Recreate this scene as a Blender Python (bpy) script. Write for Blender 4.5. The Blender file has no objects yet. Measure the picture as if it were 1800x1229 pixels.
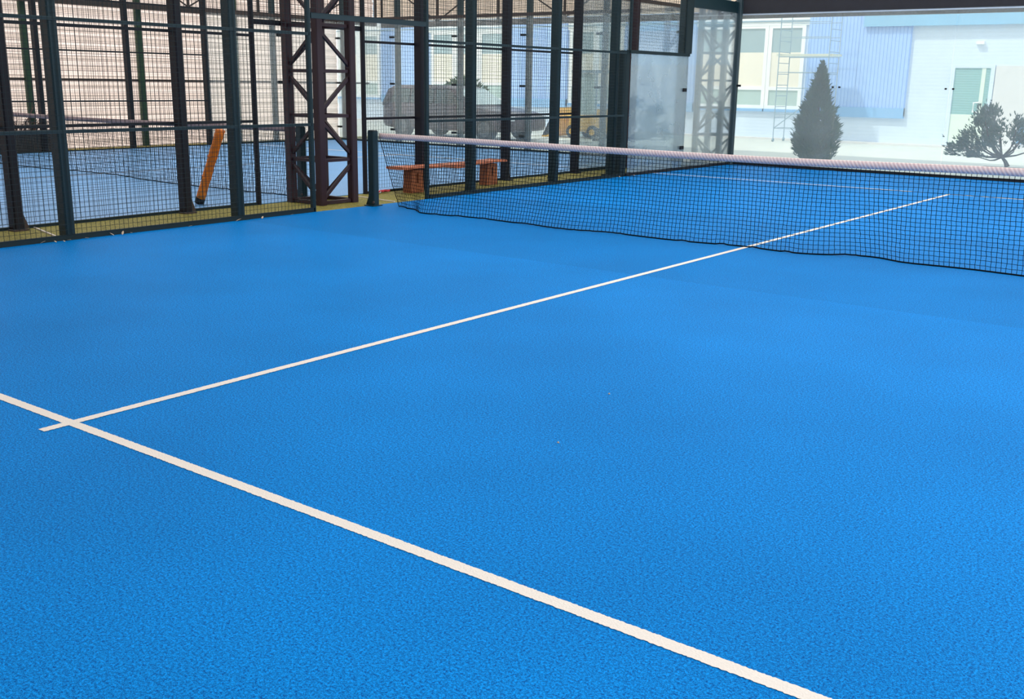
import bpy, bmesh, math, random
from mathutils import Vector, Matrix

sc = bpy.context.scene
COL = sc.collection
R = random.Random(7)

# ------------------------------------------------------------------ camera
F_PX, YAW, PITCH, ROLL = 1831.44, -0.647515, 0.250736, 0.01557
CAM = Vector((4.22643, -9.28749, 1.50084))
fw = Vector((math.sin(YAW) * math.cos(PITCH), math.cos(YAW) * math.cos(PITCH), -math.sin(PITCH)))
rt = Vector((math.cos(YAW), -math.sin(YAW), 0))
up = rt.cross(fw)
r2 = math.cos(ROLL) * rt + math.sin(ROLL) * up
u2 = -math.sin(ROLL) * rt + math.cos(ROLL) * up
cd = bpy.data.cameras.new('camera')
cam = bpy.data.objects.new('camera', cd)
COL.objects.link(cam)
cam.matrix_world = Matrix(((r2.x, u2.x, -fw.x, CAM.x), (r2.y, u2.y, -fw.y, CAM.y), (r2.z, u2.z, -fw.z, CAM.z), (0, 0, 0, 1)))
cd.sensor_width = 36.0
cd.lens = F_PX * 36.0 / 1800.0
cd.clip_start, cd.clip_end = 0.05, 300
sc.camera = cam

# ------------------------------------------------------------------ light and exposure
w = bpy.data.worlds.new('sky')
sc.world = w
w.use_nodes = True
bg = w.node_tree.nodes['Background']
bg.inputs[0].default_value = (0.88, 0.95, 1.0, 1)
bg.inputs[1].default_value = 1.55
sd = bpy.data.lights.new('sun', 'SUN')
sd.energy = 2.4
sd.angle = math.radians(1.5)
sd.color = (1.0, 0.95, 0.87)
sun = bpy.data.objects.new('sun', sd)
COL.objects.link(sun)
az, el = math.radians(222), math.radians(56)      # compass-like: where the sun stands, from +y clockwise
sv = Vector((math.sin(az) * math.cos(el), math.cos(az) * math.cos(el), math.sin(el)))
sun.rotation_euler = sv.to_track_quat('Z', 'Y').to_euler()
sun.location = sv * 40
vs = sc.view_settings
vs.view_transform = 'Standard'
vs.look = 'None'
vs.exposure = 0.18
vs.gamma = 1.0
vs.use_curve_mapping = False
sc.cycles.max_bounces = 10
sc.cycles.diffuse_bounces = 4
sc.cycles.transparent_max_bounces = 24
sc.cycles.caustics_reflective = False
sc.cycles.caustics_refractive = False

# ------------------------------------------------------------------ materials
def lin(c):
    out = []
    for v in c:
        v /= 255.0
        out.append(v / 12.92 if v <= 0.04045 else ((v + 0.055) / 1.055) ** 2.4)
    return tuple(out)

def principled(name):
    m = bpy.data.materials.new(name)
    m.use_nodes = True
    return m, m.node_tree.nodes, m.node_tree.links, m.node_tree.nodes['Principled BSDF']

def mat(name, rgb, rough=0.6, metal=0.0, noise=0.12, scale=14.0, spec=0.4, bump=0.0):
    m, n, l, b = principled(name)
    c = lin(rgb)
    geo = n.new('ShaderNodeTexCoord')
    tx = n.new('ShaderNodeTexNoise')
    tx.inputs['Scale'].default_value = scale
    tx.inputs['Detail'].default_value = 4
    l.new(geo.outputs['Object'], tx.inputs['Vector'])
    ramp = n.new('ShaderNodeMixRGB')
    ramp.inputs[1].default_value = tuple(max(0, v * (1 - noise)) for v in c) + (1,)
    ramp.inputs[2].default_value = tuple(min(1, v * (1 + noise)) for v in c) + (1,)
    l.new(tx.outputs['Fac'], ramp.inputs[0])
    l.new(ramp.outputs[0], b.inputs['Base Color'])
    b.inputs['Roughness'].default_value = rough
    b.inputs['Metallic'].default_value = metal
    b.inputs['Specular IOR Level'].default_value = spec
    if bump:
        bp = n.new('ShaderNodeBump')
        bp.inputs['Strength'].default_value = bump
        bp.inputs['Distance'].default_value = 0.01
        l.new(tx.outputs['Fac'], bp.inputs['Height'])
        l.new(bp.outputs[0], b.inputs['Normal'])
    return m

def turf_mat(name, dark, light, grain, band=None, rough=0.75, spec=0.25):
    m, n, l, b = principled(name)
    geo = n.new('ShaderNodeNewGeometry')
    fine = n.new('ShaderNodeTexNoise')
    fine.inputs['Scale'].default_value = grain
    fine.inputs['Detail'].default_value = 3
    fine.inputs['Roughness'].default_value = 0.7
    l.new(geo.outputs['Position'], fine.inputs['Vector'])
    big = n.new('ShaderNodeTexNoise')
    big.inputs['Scale'].default_value = 0.7
    big.inputs['Detail'].default_value = 5
    l.new(geo.outputs['Position'], big.inputs['Vector'])
    mr = n.new('ShaderNodeMapRange')
    mr.inputs['From Min'].default_value = 0.405
    mr.inputs['From Max'].default_value = 0.595
    mid = n.new('ShaderNodeTexNoise')
    mid.inputs['Scale'].default_value = grain * 0.42
    mid.inputs['Detail'].default_value = 2
    l.new(geo.outputs['Position'], mid.inputs['Vector'])
    av = n.new('ShaderNodeMixRGB'); av.inputs[0].default_value = 0.40
    l.new(fine.outputs['Fac'], av.inputs[1]); l.new(mid.outputs['Fac'], av.inputs[2])
    crs = n.new('ShaderNodeTexNoise')
    crs.inputs['Scale'].default_value = grain * 0.22
    crs.inputs['Detail'].default_value = 2
    l.new(geo.outputs['Position'], crs.inputs['Vector'])
    av2 = n.new('ShaderNodeMixRGB'); av2.inputs[0].default_value = 0.13
    l.new(av.outputs[0], av2.inputs[1]); l.new(crs.outputs['Fac'], av2.inputs[2])
    l.new(av2.outputs[0], mr.inputs['Value'])
    mx = n.new('ShaderNodeMixRGB')
    mx.inputs[1].default_value = lin(dark) + (1,)
    mx.inputs[2].default_value = lin(light) + (1,)
    l.new(mr.outputs[0], mx.inputs[0])
    mr2 = n.new('ShaderNodeMapRange')
    mr2.inputs['From Min'].default_value = 0.3
    mr2.inputs['From Max'].default_value = 0.7
    mr2.inputs['To Min'].default_value = 0.90
    mr2.inputs['To Max'].default_value = 1.08
    l.new(big.outputs['Fac'], mr2.inputs['Value'])
    val = mr2.outputs[0]
    if band:
        sep = n.new('ShaderNodeSeparateXYZ')
        l.new(geo.outputs['Position'], sep.inputs[0])
        # each two metre wide roll of turf lies with a slightly different nap
        a = n.new('ShaderNodeMath'); a.operation = 'ABSOLUTE'
        l.new(sep.outputs['Y'], a.inputs[0])
        s = n.new('ShaderNodeMapRange')
        s.inputs['From Min'].default_value = band
        s.inputs['From Max'].default_value = band + 0.012
        s.inputs['To Min'].default_value = 0.90
        s.inputs['To Max'].default_value = 1.0
        l.new(a.outputs[0], s.inputs['Value'])
        mu = n.new('ShaderNodeMath'); mu.operation = 'MULTIPLY'
        l.new(val, mu.inputs[0]); l.new(s.outputs[0], mu.inputs[1])
        val = mu.outputs[0]
    hs = n.new('ShaderNodeHueSaturation')
    l.new(val, hs.inputs['Value'])
    l.new(mx.outputs[0], hs.inputs['Color'])
    l.new(hs.outputs[0], b.inputs['Base Color'])
    b.inputs['Roughness'].default_value = rough
    b.inputs['Specular IOR Level'].default_value = spec
    bp = n.new('ShaderNodeBump')
    bp.inputs['Strength'].default_value = 0.35
    bp.inputs['Distance'].default_value = 0.004
    l.new(fine.outputs['Fac'], bp.inputs['Height'])
    l.new(bp.outputs[0], b.inputs['Normal'])
    return m

def sheet_mat(name, rgb, trans, stripes=None):
    """thin tent fabric or plastic sheet that lets part of the daylight through"""
    m = bpy.data.materials.new(name)
    m.use_nodes = True
    n, l = m.node_tree.nodes, m.node_tree.links
    for x in list(n):
        n.remove(x)
    out = n.new('ShaderNodeOutputMaterial')
    d = n.new('ShaderNodeBsdfDiffuse'); t = n.new('ShaderNodeBsdfTranslucent')
    mix = n.new('ShaderNodeMixShader')
    c = lin(rgb)
    geo = n.new('ShaderNodeNewGeometry')
    tx = n.new('ShaderNodeTexNoise')
    tx.inputs['Scale'].default_value = 1.3
    tx.inputs['Detail'].default_value = 6
    l.new(geo.outputs['Position'], tx.inputs['Vector'])
    cm = n.new('ShaderNodeMixRGB')
    cm.inputs[1].default_value = tuple(v * 0.86 for v in c) + (1,)
    cm.inputs[2].default_value = tuple(min(1, v * 1.1) for v in c) + (1,)
    l.new(tx.outputs['Fac'], cm.inputs[0])
    col = cm.outputs[0]
    if stripes:
        wv = n.new('ShaderNodeTexWave')
        wv.bands_direction = 'Z'
        wv.inputs['Scale'].default_value = stripes
        wv.inputs['Distortion'].default_value = 0.6
        l.new(geo.outputs['Position'], wv.inputs['Vector'])
        c2 = n.new('ShaderNodeMixRGB'); c2.blend_type = 'MULTIPLY'
        c2.inputs[0].default_value = 1
        rr = n.new('ShaderNodeMapRange')
        rr.inputs['To Min'].default_value = 0.84
        rr.inputs['To Max'].default_value = 1.0
        l.new(wv.outputs['Fac'], rr.inputs['Value'])
        l.new(col, c2.inputs[1]); l.new(rr.outputs[0], c2.inputs[2])
        col = c2.outputs[0]
    l.new(col, d.inputs[0]); l.new(col, t.inputs[0])
    mix.inputs[0].default_value = trans
    l.new(d.outputs[0], mix.inputs[1]); l.new(t.outputs[0], mix.inputs[2])
    l.new(mix.outputs[0], out.inputs[0])
    return m

def glass_mat(name, haze, tint=(0.95, 0.985, 0.98), dust=(0.86, 0.93, 0.96)):
    """dusty toughened glass: clear, with a film of dust and plain reflections"""
    m = bpy.data.materials.new(name)
    m.use_nodes = True
    n, l = m.node_tree.nodes, m.node_tree.links
    for x in list(n):
        n.remove(x)
    out = n.new('ShaderNodeOutputMaterial')
    tr = n.new('ShaderNodeBsdfTransparent'); tr.inputs[0].default_value = tint + (1,)
    d = n.new('ShaderNodeBsdfDiffuse'); d.inputs[0].default_value = dust + (1,)
    t = n.new('ShaderNodeBsdfTranslucent'); t.inputs[0].default_value = dust + (1,)
    dm = n.new('ShaderNodeMixShader'); dm.inputs[0].default_value = 0.6
    l.new(d.outputs[0], dm.inputs[1]); l.new(t.outputs[0], dm.inputs[2])
    geo = n.new('ShaderNodeNewGeometry')
    tx = n.new('ShaderNodeTexNoise')
    tx.inputs['Scale'].default_value = 0.9
    tx.inputs['Detail'].default_value = 5
    l.new(geo.outputs['Position'], tx.inputs['Vector'])
    mr = n.new('ShaderNodeMapRange')
    mr.inputs['From Min'].default_value = 0.3
    mr.inputs['From Max'].default_value = 0.7
    mr.inputs['To Min'].default_value = haze * 0.75
    mr.inputs['To Max'].default_value = haze * 1.25
    l.new(tx.outputs['Fac'], mr.inputs['Value'])
    m1 = n.new('ShaderNodeMixShader')
    l.new(mr.outputs[0], m1.inputs[0])
    l.new(tr.outputs[0], m1.inputs[1]); l.new(dm.outputs[0], m1.inputs[2])
    g = n.new('ShaderNodeBsdfGlossy'); g.inputs['Roughness'].default_value = 0.0
    fr = n.new('ShaderNodeFresnel'); fr.inputs['IOR'].default_value = 1.45
    hf = n.new('ShaderNodeMath'); hf.operation = 'MULTIPLY'; hf.inputs[1].default_value = 0.6
    l.new(fr.outputs[0], hf.inputs[0])
    m2 = n.new('ShaderNodeMixShader')
    l.new(hf.outputs[0], m2.inputs[0])
    l.new(m1.outputs[0], m2.inputs[1]); l.new(g.outputs[0], m2.inputs[2])
    l.new(m2.outputs[0], out.inputs[0])
    return m

def siding_mat(name, rgb, scale, direction='Z', low=0.9):
    m, n, l, b = principled(name)
    geo = n.new('ShaderNodeNewGeometry')
    wv = n.new('ShaderNodeTexWave')
    wv.bands_direction = direction
    wv.wave_profile = 'SAW'
    wv.inputs['Scale'].default_value = scale
    wv.inputs['Distortion'].default_value = 0.0
    l.new(geo.outputs['Position'], wv.inputs['Vector'])
    c = lin(rgb)
    mx = n.new('ShaderNodeMixRGB')
    mx.inputs[1].default_value = tuple(v * low for v in c) + (1,)
    mx.inputs[2].default_value = c + (1,)
    l.new(wv.outputs['Fac'], mx.inputs[0])
    l.new(mx.outputs[0], b.inputs['Base Color'])
    bp = n.new('ShaderNodeBump')
    bp.inputs['Strength'].default_value = 0.3
    bp.inputs['Distance'].default_value = 0.01
    l.new(wv.outputs['Fac'], bp.inputs['Height'])
    l.new(bp.outputs[0], b.inputs['Normal'])
    b.inputs['Roughness'].default_value = 0.6
    return m

def rope_mat(name, c1, c2, scale):
    m, n, l, b = principled(name)
    geo = n.new('ShaderNodeNewGeometry')
    mp = n.new('ShaderNodeMapping')
    mp.inputs['Rotation'].default_value = (0, math.radians(35), 0)
    l.new(geo.outputs['Position'], mp.inputs['Vector'])
    wv = n.new('ShaderNodeTexWave')
    wv.inputs['Scale'].default_value = scale
    wv.inputs['Distortion'].default_value = 2.0
    wv.inputs['Detail'].default_value = 2
    l.new(mp.outputs[0], wv.inputs['Vector'])
    tx = n.new('ShaderNodeTexNoise'); tx.inputs['Scale'].default_value = 2.2
    l.new(geo.outputs['Position'], tx.inputs['Vector'])
    ad = n.new('ShaderNodeMath'); ad.operation = 'MULTIPLY'
    l.new(wv.outputs['Fac'], ad.inputs[0]); l.new(tx.outputs['Fac'], ad.inputs[1])
    mx = n.new('ShaderNodeMixRGB')
    mx.inputs[1].default_value = lin(c1) + (1,)
    mx.inputs[2].default_value = lin(c2) + (1,)
    l.new(ad.outputs[0], mx.inputs[0])
    l.new(mx.outputs[0], b.inputs['Base Color'])
    b.inputs['Roughness'].default_value = 0.8
    bp = n.new('ShaderNodeBump'); bp.inputs['Strength'].default_value = 0.5; bp.inputs['Distance'].default_value = 0.004
    l.new(wv.outputs['Fac'], bp.inputs['Height']); l.new(bp.outputs[0], b.inputs['Normal'])
    return m

M = dict(
    blue=turf_mat('blue_turf', (0, 60, 136), (10, 162, 247), 330.0, band=2.0, spec=0.03, rough=0.5),
    blue2=turf_mat('pale_blue_turf', (56, 118, 176), (112, 172, 220), 140.0, rough=0.5, spec=0.5),
    olive=turf_mat('olive_turf', (92, 86, 34), (164, 152, 76), 90.0),
    line=mat('white_turf_line', (240, 226, 214), 0.85, noise=0.08, scale=160, spec=0.2, bump=0.3),
    pave=mat('pavement', (205, 206, 196), 0.8, noise=0.10, scale=2.0),
    green=mat('dark_green_steel', (14, 42, 48), 0.5, noise=0.15, scale=6, spec=0.35),
    greenw=mat('dark_green_wire', (30, 44, 46), 0.6, noise=0.1, scale=6, spec=0.2),
    black=mat('blackish_steel', (22, 20, 28), 0.55, noise=0.2, scale=5, spec=0.3),
    grey=mat('grey_green_steel', (52, 68, 72), 0.5, noise=0.12, scale=6),
    bracket=mat('rusty_plate', (74, 60, 54), 0.7, noise=0.25, scale=20),
    maroon=mat('maroon_steel', (45, 20, 27), 0.5, noise=0.15, scale=6, spec=0.4),
    hazesteel=mat('haze_grey_steel', (158, 166, 170), 0.5, noise=0.12, scale=6),  # paleness of the glass haze put into the steel colour
    charcoal=mat('charcoal_windscreen', (46, 44, 48), 0.8, noise=0.2, scale=9),
    trussm=mat('brown_truss_steel', (66, 52, 46), 0.6, noise=0.2, scale=6),
    colgreen=mat('green_column_paint', (36, 66, 40), 0.6, noise=0.15, scale=6),
    tan=sheet_mat('tan_canopy_sheet', (242, 218, 207), 0.75, stripes=4.6),
    tanb=sheet_mat('warm_tan_canopy_sheet', (248, 220, 196), 0.72, stripes=5.5),
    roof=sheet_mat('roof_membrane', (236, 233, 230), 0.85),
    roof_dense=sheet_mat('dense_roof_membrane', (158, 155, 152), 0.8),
    glass=glass_mat('dusty_glass', 0.17),
    glass3=glass_mat('milky_blue_glass', 0.27, (0.92, 0.97, 1.0), (0.80, 0.95, 1.0)),  # thicker, bluer film for the low stepped side pane
    glass2=glass_mat('clearer_dusty_glass', 0.13),
    net=mat('black_net_twine', (12, 16, 22), 0.8, noise=0.1, scale=40, spec=0.1),
    tape=rope_mat('woven_net_tape', (238, 214, 208), (184, 142, 144), 11.0),
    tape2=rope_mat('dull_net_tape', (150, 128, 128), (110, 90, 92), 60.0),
    wood=mat('orange_brown_wood', (156, 90, 52), 0.6, noise=0.3, scale=9, bump=0.2),
    woodred=mat('reddish_wood_edge', (196, 112, 76), 0.6, noise=0.3, scale=9),
    orange=mat('orange_padding', (255, 124, 12), 0.6, noise=0.25, scale=7),
    cap=mat('black_rubber', (20, 20, 22), 0.7),
    red=mat('red_tape', (214, 60, 76), 0.6), white=mat('white_plastic', (240, 240, 240), 0.5, noise=0.04),
    leaf=mat('dry_leaf', (206, 178, 150), 0.8, noise=0.3, scale=60),
    bwall=siding_mat('pale_blue_siding', (222, 236, 252), 3.2, 'Z', 0.93),
    bwhite=mat('white_render', (224, 222, 221), 0.7, noise=0.04, scale=3),
    rib=mat('pale_blue_ribbed_sheet', (168, 200, 246), 0.6, noise=0.03, scale=1),
    ribtrim=mat('mid_blue_trim', (138, 186, 230), 0.6, noise=0.04, scale=1),
    wframe=mat('white_window_frame', (250, 250, 248), 0.5, noise=0.02),
    wpane=mat('grey_window_pane', (168, 188, 192), 0.15, noise=0.08, scale=1.5, spec=0.6),
    wlow=mat('greenish_window_pane', (186, 206, 200), 0.2, noise=0.06, scale=1.5, spec=0.6),
    blind=mat('cream_blind', (246, 236, 218), 0.7, noise=0.04, scale=1),
    door=siding_mat('teal_door_glazing', (150, 198, 196), 5.0, 'Z', 0.72),
    doorlow=mat('pale_door_panel', (224, 236, 222), 0.6, noise=0.04),
    shade_band=mat('shade_blue_band', (140, 190, 222), 0.6, noise=0.08, scale=2),  # soft shade under the overhang, put into a blue colour
    scaf=mat('galvanised_tube', (150, 172, 184), 0.5, noise=0.1),
    plank=mat('pale_plank', (214, 216, 200), 0.7),
    thuja=mat('conifer_foliage', (52, 94, 70), 0.8, noise=0.5, scale=5),
    pine=mat('shrub_foliage', (60, 96, 84), 0.8, noise=0.5, scale=5),
    bush=mat('bush_leaf', (70, 110, 50), 0.8, noise=0.4, scale=5),
    bark=mat('bark', (66, 58, 52), 0.9, noise=0.3, scale=20),
    twig=mat('dry_twig', (110, 86, 80), 0.9, noise=0.3, scale=20),
    planter=mat('dark_teal_planter', (40, 72, 74), 0.7),
    barrier=mat('dark_grey_board', (62, 60, 62), 0.8, noise=0.2, scale=4),
    carpaint=mat('dark_maroon_paint', (66, 46, 56), 0.3, noise=0.05, spec=0.6),
    carglass=mat('dark_car_glass', (44, 62, 60), 0.08, noise=0.05, spec=0.8),
    tyre=mat('tyre_rubber', (24, 24, 26), 0.85), alloy=mat('alloy_wheel', (92, 94, 98), 0.4, metal=0.3),
    lamp=mat('lamp_glass', (225, 230, 235), 0.15),
    yellow=mat('yellow_machine_paint', (252, 190, 30), 0.5, noise=0.1),
    cabglass=mat('pale_cab_glass', (196, 216, 214), 0.15, spec=0.7),
)

# ------------------------------------------------------------------ mesh helpers
ORG = {}

class MB:
    def __init__(s):
        s.v, s.f, s.smooth = [], [], False
    def box(s, x0, x1, y0, y1, z0, z1):
        i = len(s.v)
        s.v += [(x, y, z) for z in (z0, z1) for y in (y0, y1) for x in (x0, x1)]
        s.f += [tuple(i + k for k in q) for q in ((0, 2, 3, 1), (4, 5, 7, 6), (0, 1, 5, 4), (2, 6, 7, 3), (0, 4, 6, 2), (1, 3, 7, 5))]
        return s
    def post(s, x, y, wx, wy, z0, z1, c=0.012):
        a, b = wx / 2, wy / 2
        pr = [(a - c, -b), (a, -b + c), (a, b - c), (a - c, b), (-a + c, b), (-a, b - c), (-a, -b + c), (-a + c, -b)]
        return s.prism([(x + p, y + q) for p, q in pr], z0, z1)
    def prism(s, pr, z0, z1):
        i, n = len(s.v), len(pr)
        s.v += [(p[0], p[1], z0) for p in pr] + [(p[0], p[1], z1) for p in pr]
        s.f += [(i + k, i + (k + 1) % n, i + n + (k + 1) % n, i + n + k) for k in range(n)]
        s.f += [tuple(i + k for k in reversed(range(n))), tuple(i + n + k for k in range(n))]
        return s
    def loft(s, rings, caps=True):
        i, n = len(s.v), len(rings[0])
        for r in rings:
            s.v += [tuple(p) for p in r]
        for a in range(len(rings) - 1):
            o = i + a * n
            s.f += [(o + k, o + (k + 1) % n, o + n + (k + 1) % n, o + n + k) for k in range(n)]
        if caps:
            s.f += [tuple(i + k for k in reversed(range(n))), tuple(i + (len(rings) - 1) * n + k for k in range(n))]
        return s
    def bar(s, p, q, r, n=4, r1=None, caps=True, rot=math.pi / 4):
        p, q = Vector(p), Vector(q)
        d = (q - p)
        if d.length < 1e-6:
            return s
        d.normalize()
        a = d.cross(Vector((0, 0, 1)) if abs(d.z) < 0.95 else Vector((1, 0, 0))).normalized()
        b = d.cross(a)
        r1 = r if r1 is None else r1
        rings = []
        for c, rr in ((p, r), (q, r1)):
            rings.append([c + rr * (math.cos(rot + 2 * math.pi * k / n) * a + math.sin(rot + 2 * math.pi * k / n) * b) for k in range(n)])
        return s.loft(rings, caps)
    def tube(s, pts, r, n=6):
        pts = [Vector(p) for p in pts]
        rings = []
        for k, c in enumerate(pts):
            d = (pts[min(k + 1, len(pts) - 1)] - pts[max(k - 1, 0)]).normalized()
            a = d.cross(Vector((0, 0, 1)) if abs(d.z) < 0.95 else Vector((1, 0, 0))).normalized()
            b = d.cross(a)
            rr = r[k] if isinstance(r, (list, tuple)) else r
            rings.append([c + rr * (math.cos(2 * math.pi * j / n) * a + math.sin(2 * math.pi * j / n) * b) for j in range(n)])
        return s.loft(rings)
    def tri(s, a, b, c):
        i = len(s.v)
        s.v += [tuple(a), tuple(b), tuple(c)]
        s.f.append((i, i + 1, i + 2))
    def build(s, name, m, parent=None, bevel=0.0, smooth=False):
        o0 = ORG.get(parent, Vector((0, 0, 0))) if parent else Vector((0, 0, 0))
        me = bpy.data.meshes.new(name)
        me.from_pydata([(x - o0.x, y - o0.y, z - o0.z) for x, y, z in s.v], [], s.f)
        me.update()
        bm = bmesh.new(); bm.from_mesh(me)
        bmesh.ops.recalc_face_normals(bm, faces=bm.faces)
        bm.to_mesh(me); bm.free()
        if smooth:
            me.polygons.foreach_set('use_smooth', [True] * len(me.polygons))
        me.materials.append(m)
        o = bpy.data.objects.new(name, me)
        COL.objects.link(o)
        if parent:
            o.parent = parent
        ORG[o] = o0
        if bevel:
            b = o.modifiers.new('bevel', 'BEVEL'); b.width = bevel; b.segments = 2; b.limit_method = 'ANGLE'
        return o

def tag(o, label, cat, group=None):
    o['label'] = label; o['category'] = cat
    if group: o['group'] = group
    return o

def thing(name, loc, label, cat, group=None):
    o = bpy.data.objects.new(name, None)
    o.empty_display_size = 0.2
    COL.objects.link(o)
    o.location = loc
    ORG[o] = Vector(loc)
    return tag(o, label, cat, group)

def struct(o, label=None):
    o['kind'] = 'structure'
    if label: o['label'] = label
    return o

# ------------------------------------------------------------------ ground and courts
pv = MB().box(-60, 30, -30, 40, -0.12, -0.03).build('pavement', M['pave'])
struct(pv, 'pale paved yard around the courts')

def strip(a, b, hw, z, step=0.006):
    """inlaid white turf line with slightly ragged fibre edges"""
    a, b = Vector(a), Vector(b)
    n = int((b - a).length / step); d = (b - a).normalized(); s_ = Vector((-d.y, d.x))
    mb = MB(); q = random.Random(4)
    for k in range(n + 1):
        p = a.lerp(b, k / n)
        for sg in (1, -1):
            e = p + s_ * sg * (hw + q.uniform(-0.0022, 0.0022))
            mb.v.append((e.x, e.y, z))
    mb.f = [(2 * k, 2 * k + 1, 2 * k + 3, 2 * k + 2) for k in range(n)]
    return mb
def court(name, cx, m, label, x0=None, x1=None):
    f = MB().box(cx - 5, cx + 5, -10, 10, -0.05, 0.0).build(name, m)
    struct(f, label)
    lh = 0.002
    for y in (-6.95, 6.95):
        strip((cx - 5, y), (cx + 5, y), 0.026, lh).build('service_line', M['line'], f)
    strip((cx, -7.09), (cx, 7.0), 0.026, lh + 0.0006).build('centre_line', M['line'], f)
    return f
court('floor', 0, M['blue'], 'bright blue turf floor of the near padel court')
court('neighbouring_floor', -11.1, M['blue2'], 'paler blue turf floor of the court beyond the fence')
st = MB().box(-6.1, -5.0, -12, 10.0, -0.05, -0.008).build('turf_strip', M['olive'])
struct(st, 'olive green turf strip between the two courts')
MB().bar((-6.05, -3.80, -0.005), (-5.17, -4.02, -0.005), 0.012).build('turf_seam_line', M['line'], st)
MB().bar((-6.0, 0.62, -0.005), (-5.1, 0.50, -0.005), 0.012).build('turf_seam_line', M['line'], st)
st2 = MB().box(-17.05, -16.1, -12, 12, -0.05, -0.008).build('far_turf_strip', M['olive'])
struct(st2, 'olive turf strip along the far canopy wall')

# ------------------------------------------------------------------ canopy (tent) around the courts
def ribbed(fixed, axis, a0, a1, z0, z1, step=0.19, depth=0.03):
    """horizontally ribbed sheet standing along one axis"""
    mb = MB()
    n = int((z1 - z0) / (step / 2))
    prof = [(fixed + (depth if k % 2 else 0), z0 + (z1 - z0) * k / n) for k in range(n + 1)]
    for (d, z) in prof:
        if axis == 'y':
            mb.v += [(d, a0, z), (d, a1, z)]
        else:
            mb.v += [(a0, d, z), (a1, d, z)]
    for k in range(n):
        mb.f.append((2 * k, 2 * k + 1, 2 * k + 3, 2 * k + 2))
    return mb
wl = ribbed(-17.1, 'y', -18, 10.9, -0.02, 5.2)
wu = ribbed(-17.1, 'y', 10.9, 12.3, 3.04, 5.2)
wl.f += [tuple(i + len(wl.v) for i in f) for f in wu.f]; wl.v += wu.v
struct(wl.build('wall_left', M['tan']), 'pale tan ribbed sheet wall behind the far court')
struct(ribbed(12.35, 'x', -17.1, 3.5, 3.06, 5.2).build('wall_back', M['tanb']), 'warm tan sheet hanging above the open far side')
for y0_, y1_, m_, lab_ in ((-18, -4.5, 'roof_dense', 'unseen canopy roof sheet, made dense to dim the near end'), (-4.5, 12.35, 'roof', 'unseen canopy roof sheet, made thinner to brighten the net and the far end')):
    rf = MB(); rf.v = [(-17.1, y0_, 5.2), (3.5, y0_, 5.2), (3.5, y1_, 5.2), (-17.1, y1_, 5.2)]; rf.f = [(0, 1, 2, 3)]  # unseen roof: density split and right edge shaped for the floor's light
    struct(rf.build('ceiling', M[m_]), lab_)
struct(MB().box(-17.1, 5.6, -14.1, -14.0, -0.03, 5.2).build('shade_wall', M['barrier']), 'added unseen dark wall that shades the near end of the courts')  # out of view, added to darken the near-facing sides of the posts

def truss(name, label, pts0, pts1, n, zlo, zhi, m, flip=0):
    """flat truss: bottom chord, top chord, uprights and diagonals"""
    p0, p1 = Vector(pts0), Vector(pts1)
    t = thing(name, (p0.x, p0.y, zlo), label, 'roof truss')
    P = lambda k, z: (p0.x + (p1.x - p0.x) * k / n, p0.y + (p1.y - p0.y) * k / n, z)
    d = (p1 - p0).normalized(); s = Vector((-d.y, d.x, 0)) * 0.05
    def chord(z, h):
        mb = MB()
        ring = lambda p: [p + s + Vector((0, 0, -h)), p - s + Vector((0, 0, -h)), p - s + Vector((0, 0, h)), p + s + Vector((0, 0, h))]
        mb.loft([ring(Vector((p0.x, p0.y, z))), ring(Vector((p1.x, p1.y, z)))])
        return mb
    chord(zlo, 0.07).build('bottom_chord', m, t)
    chord(zhi, 0.06).build('top_chord', m, t)
    for k in range(n + 1):
        MB().bar(P(k, zlo + 0.06), P(k, zhi - 0.05), 0.035).build('upright', m, t)
        if k < n:
            a, b = (k, k + 1) if (k + flip) % 2 else (k + 1, k)
            MB().bar(P(a, zhi - 0.06), P(b, zlo + 0.06), 0.02).build('diagonal', m, t)
    return t
truss('roof_truss', 'brown steel truss along the top of the far tan wall', (-16.75, -6, 0), (-16.75, 12.05, 0), 9, 3.0, 4.2, M['trussm'])
truss('roof_truss', 'brown steel truss across the open far side of the canopy', (-16.6, 12.15, 0), (5.5, 12.15, 0), 11, 2.96, 4.2, M['trussm'], 1)

for (y, lab) in ((2.2, 'slim green column against the tan wall, nearest to the left edge'), (4.83, 'slim green column against the tan wall, second from the left edge'), (7.45, 'slim green column against the tan wall, hidden partly by a fence post')):
    o = MB().post(-16.95, y, 0.12, 0.12, -0.02, 5.15).build('wall_column', M['colgreen'])
    tag(o, lab, 'column', 'green columns of the far wall')
girt = MB().box(-17.02, -16.98, -6, 12, 1.40, 1.45).build('trim_1', M['trussm'])
struct(girt, 'thin dark rail along the tan wall')

# ------------------------------------------------------------------ lattice towers
def tower(x, y, m, label, top=5.15):
    h = 0.27
    t = thing('lattice_tower', (x, y, -0.03), label, 'lattice tower', 'lattice towers between the courts')
    C = [(x - h, y - h), (x + h, y - h), (x + h, y + h), (x - h, y + h)]
    for cx, cy in C:
        MB().post(cx, cy, 0.105, 0.105, -0.03, top).build('leg', m, t)
    mb = MB()
    for a in range(4):
        mb.bar(C[a] + (0.02,), C[(a + 1) % 4] + (0.02,), 0.03)
    mb.build('base_frame', m, t)
    bay = 0.535
    k = 0
    while bay * (k + 1) < top:
        z0, z1 = bay * k, bay * (k + 1)
        for a in range(4):
            p, q = C[a], C[(a + 1) % 4]
            MB().bar(p + (z1,), q + (z1,), 0.027).build('rung', m, t)
            # the near corner (index 1) and its opposite share the zigzag nodes
            low_at_p = (a % 2 == 1)
            if k % 2: low_at_p = not low_at_p
            (b0, b1) = (p, q) if low_at_p else (q, p)
            MB().bar(b0 + (z0 + 0.04,), b1 + (z1 - 0.04,), 0.026).build('brace', m, t)
        k += 1
    return t
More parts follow.
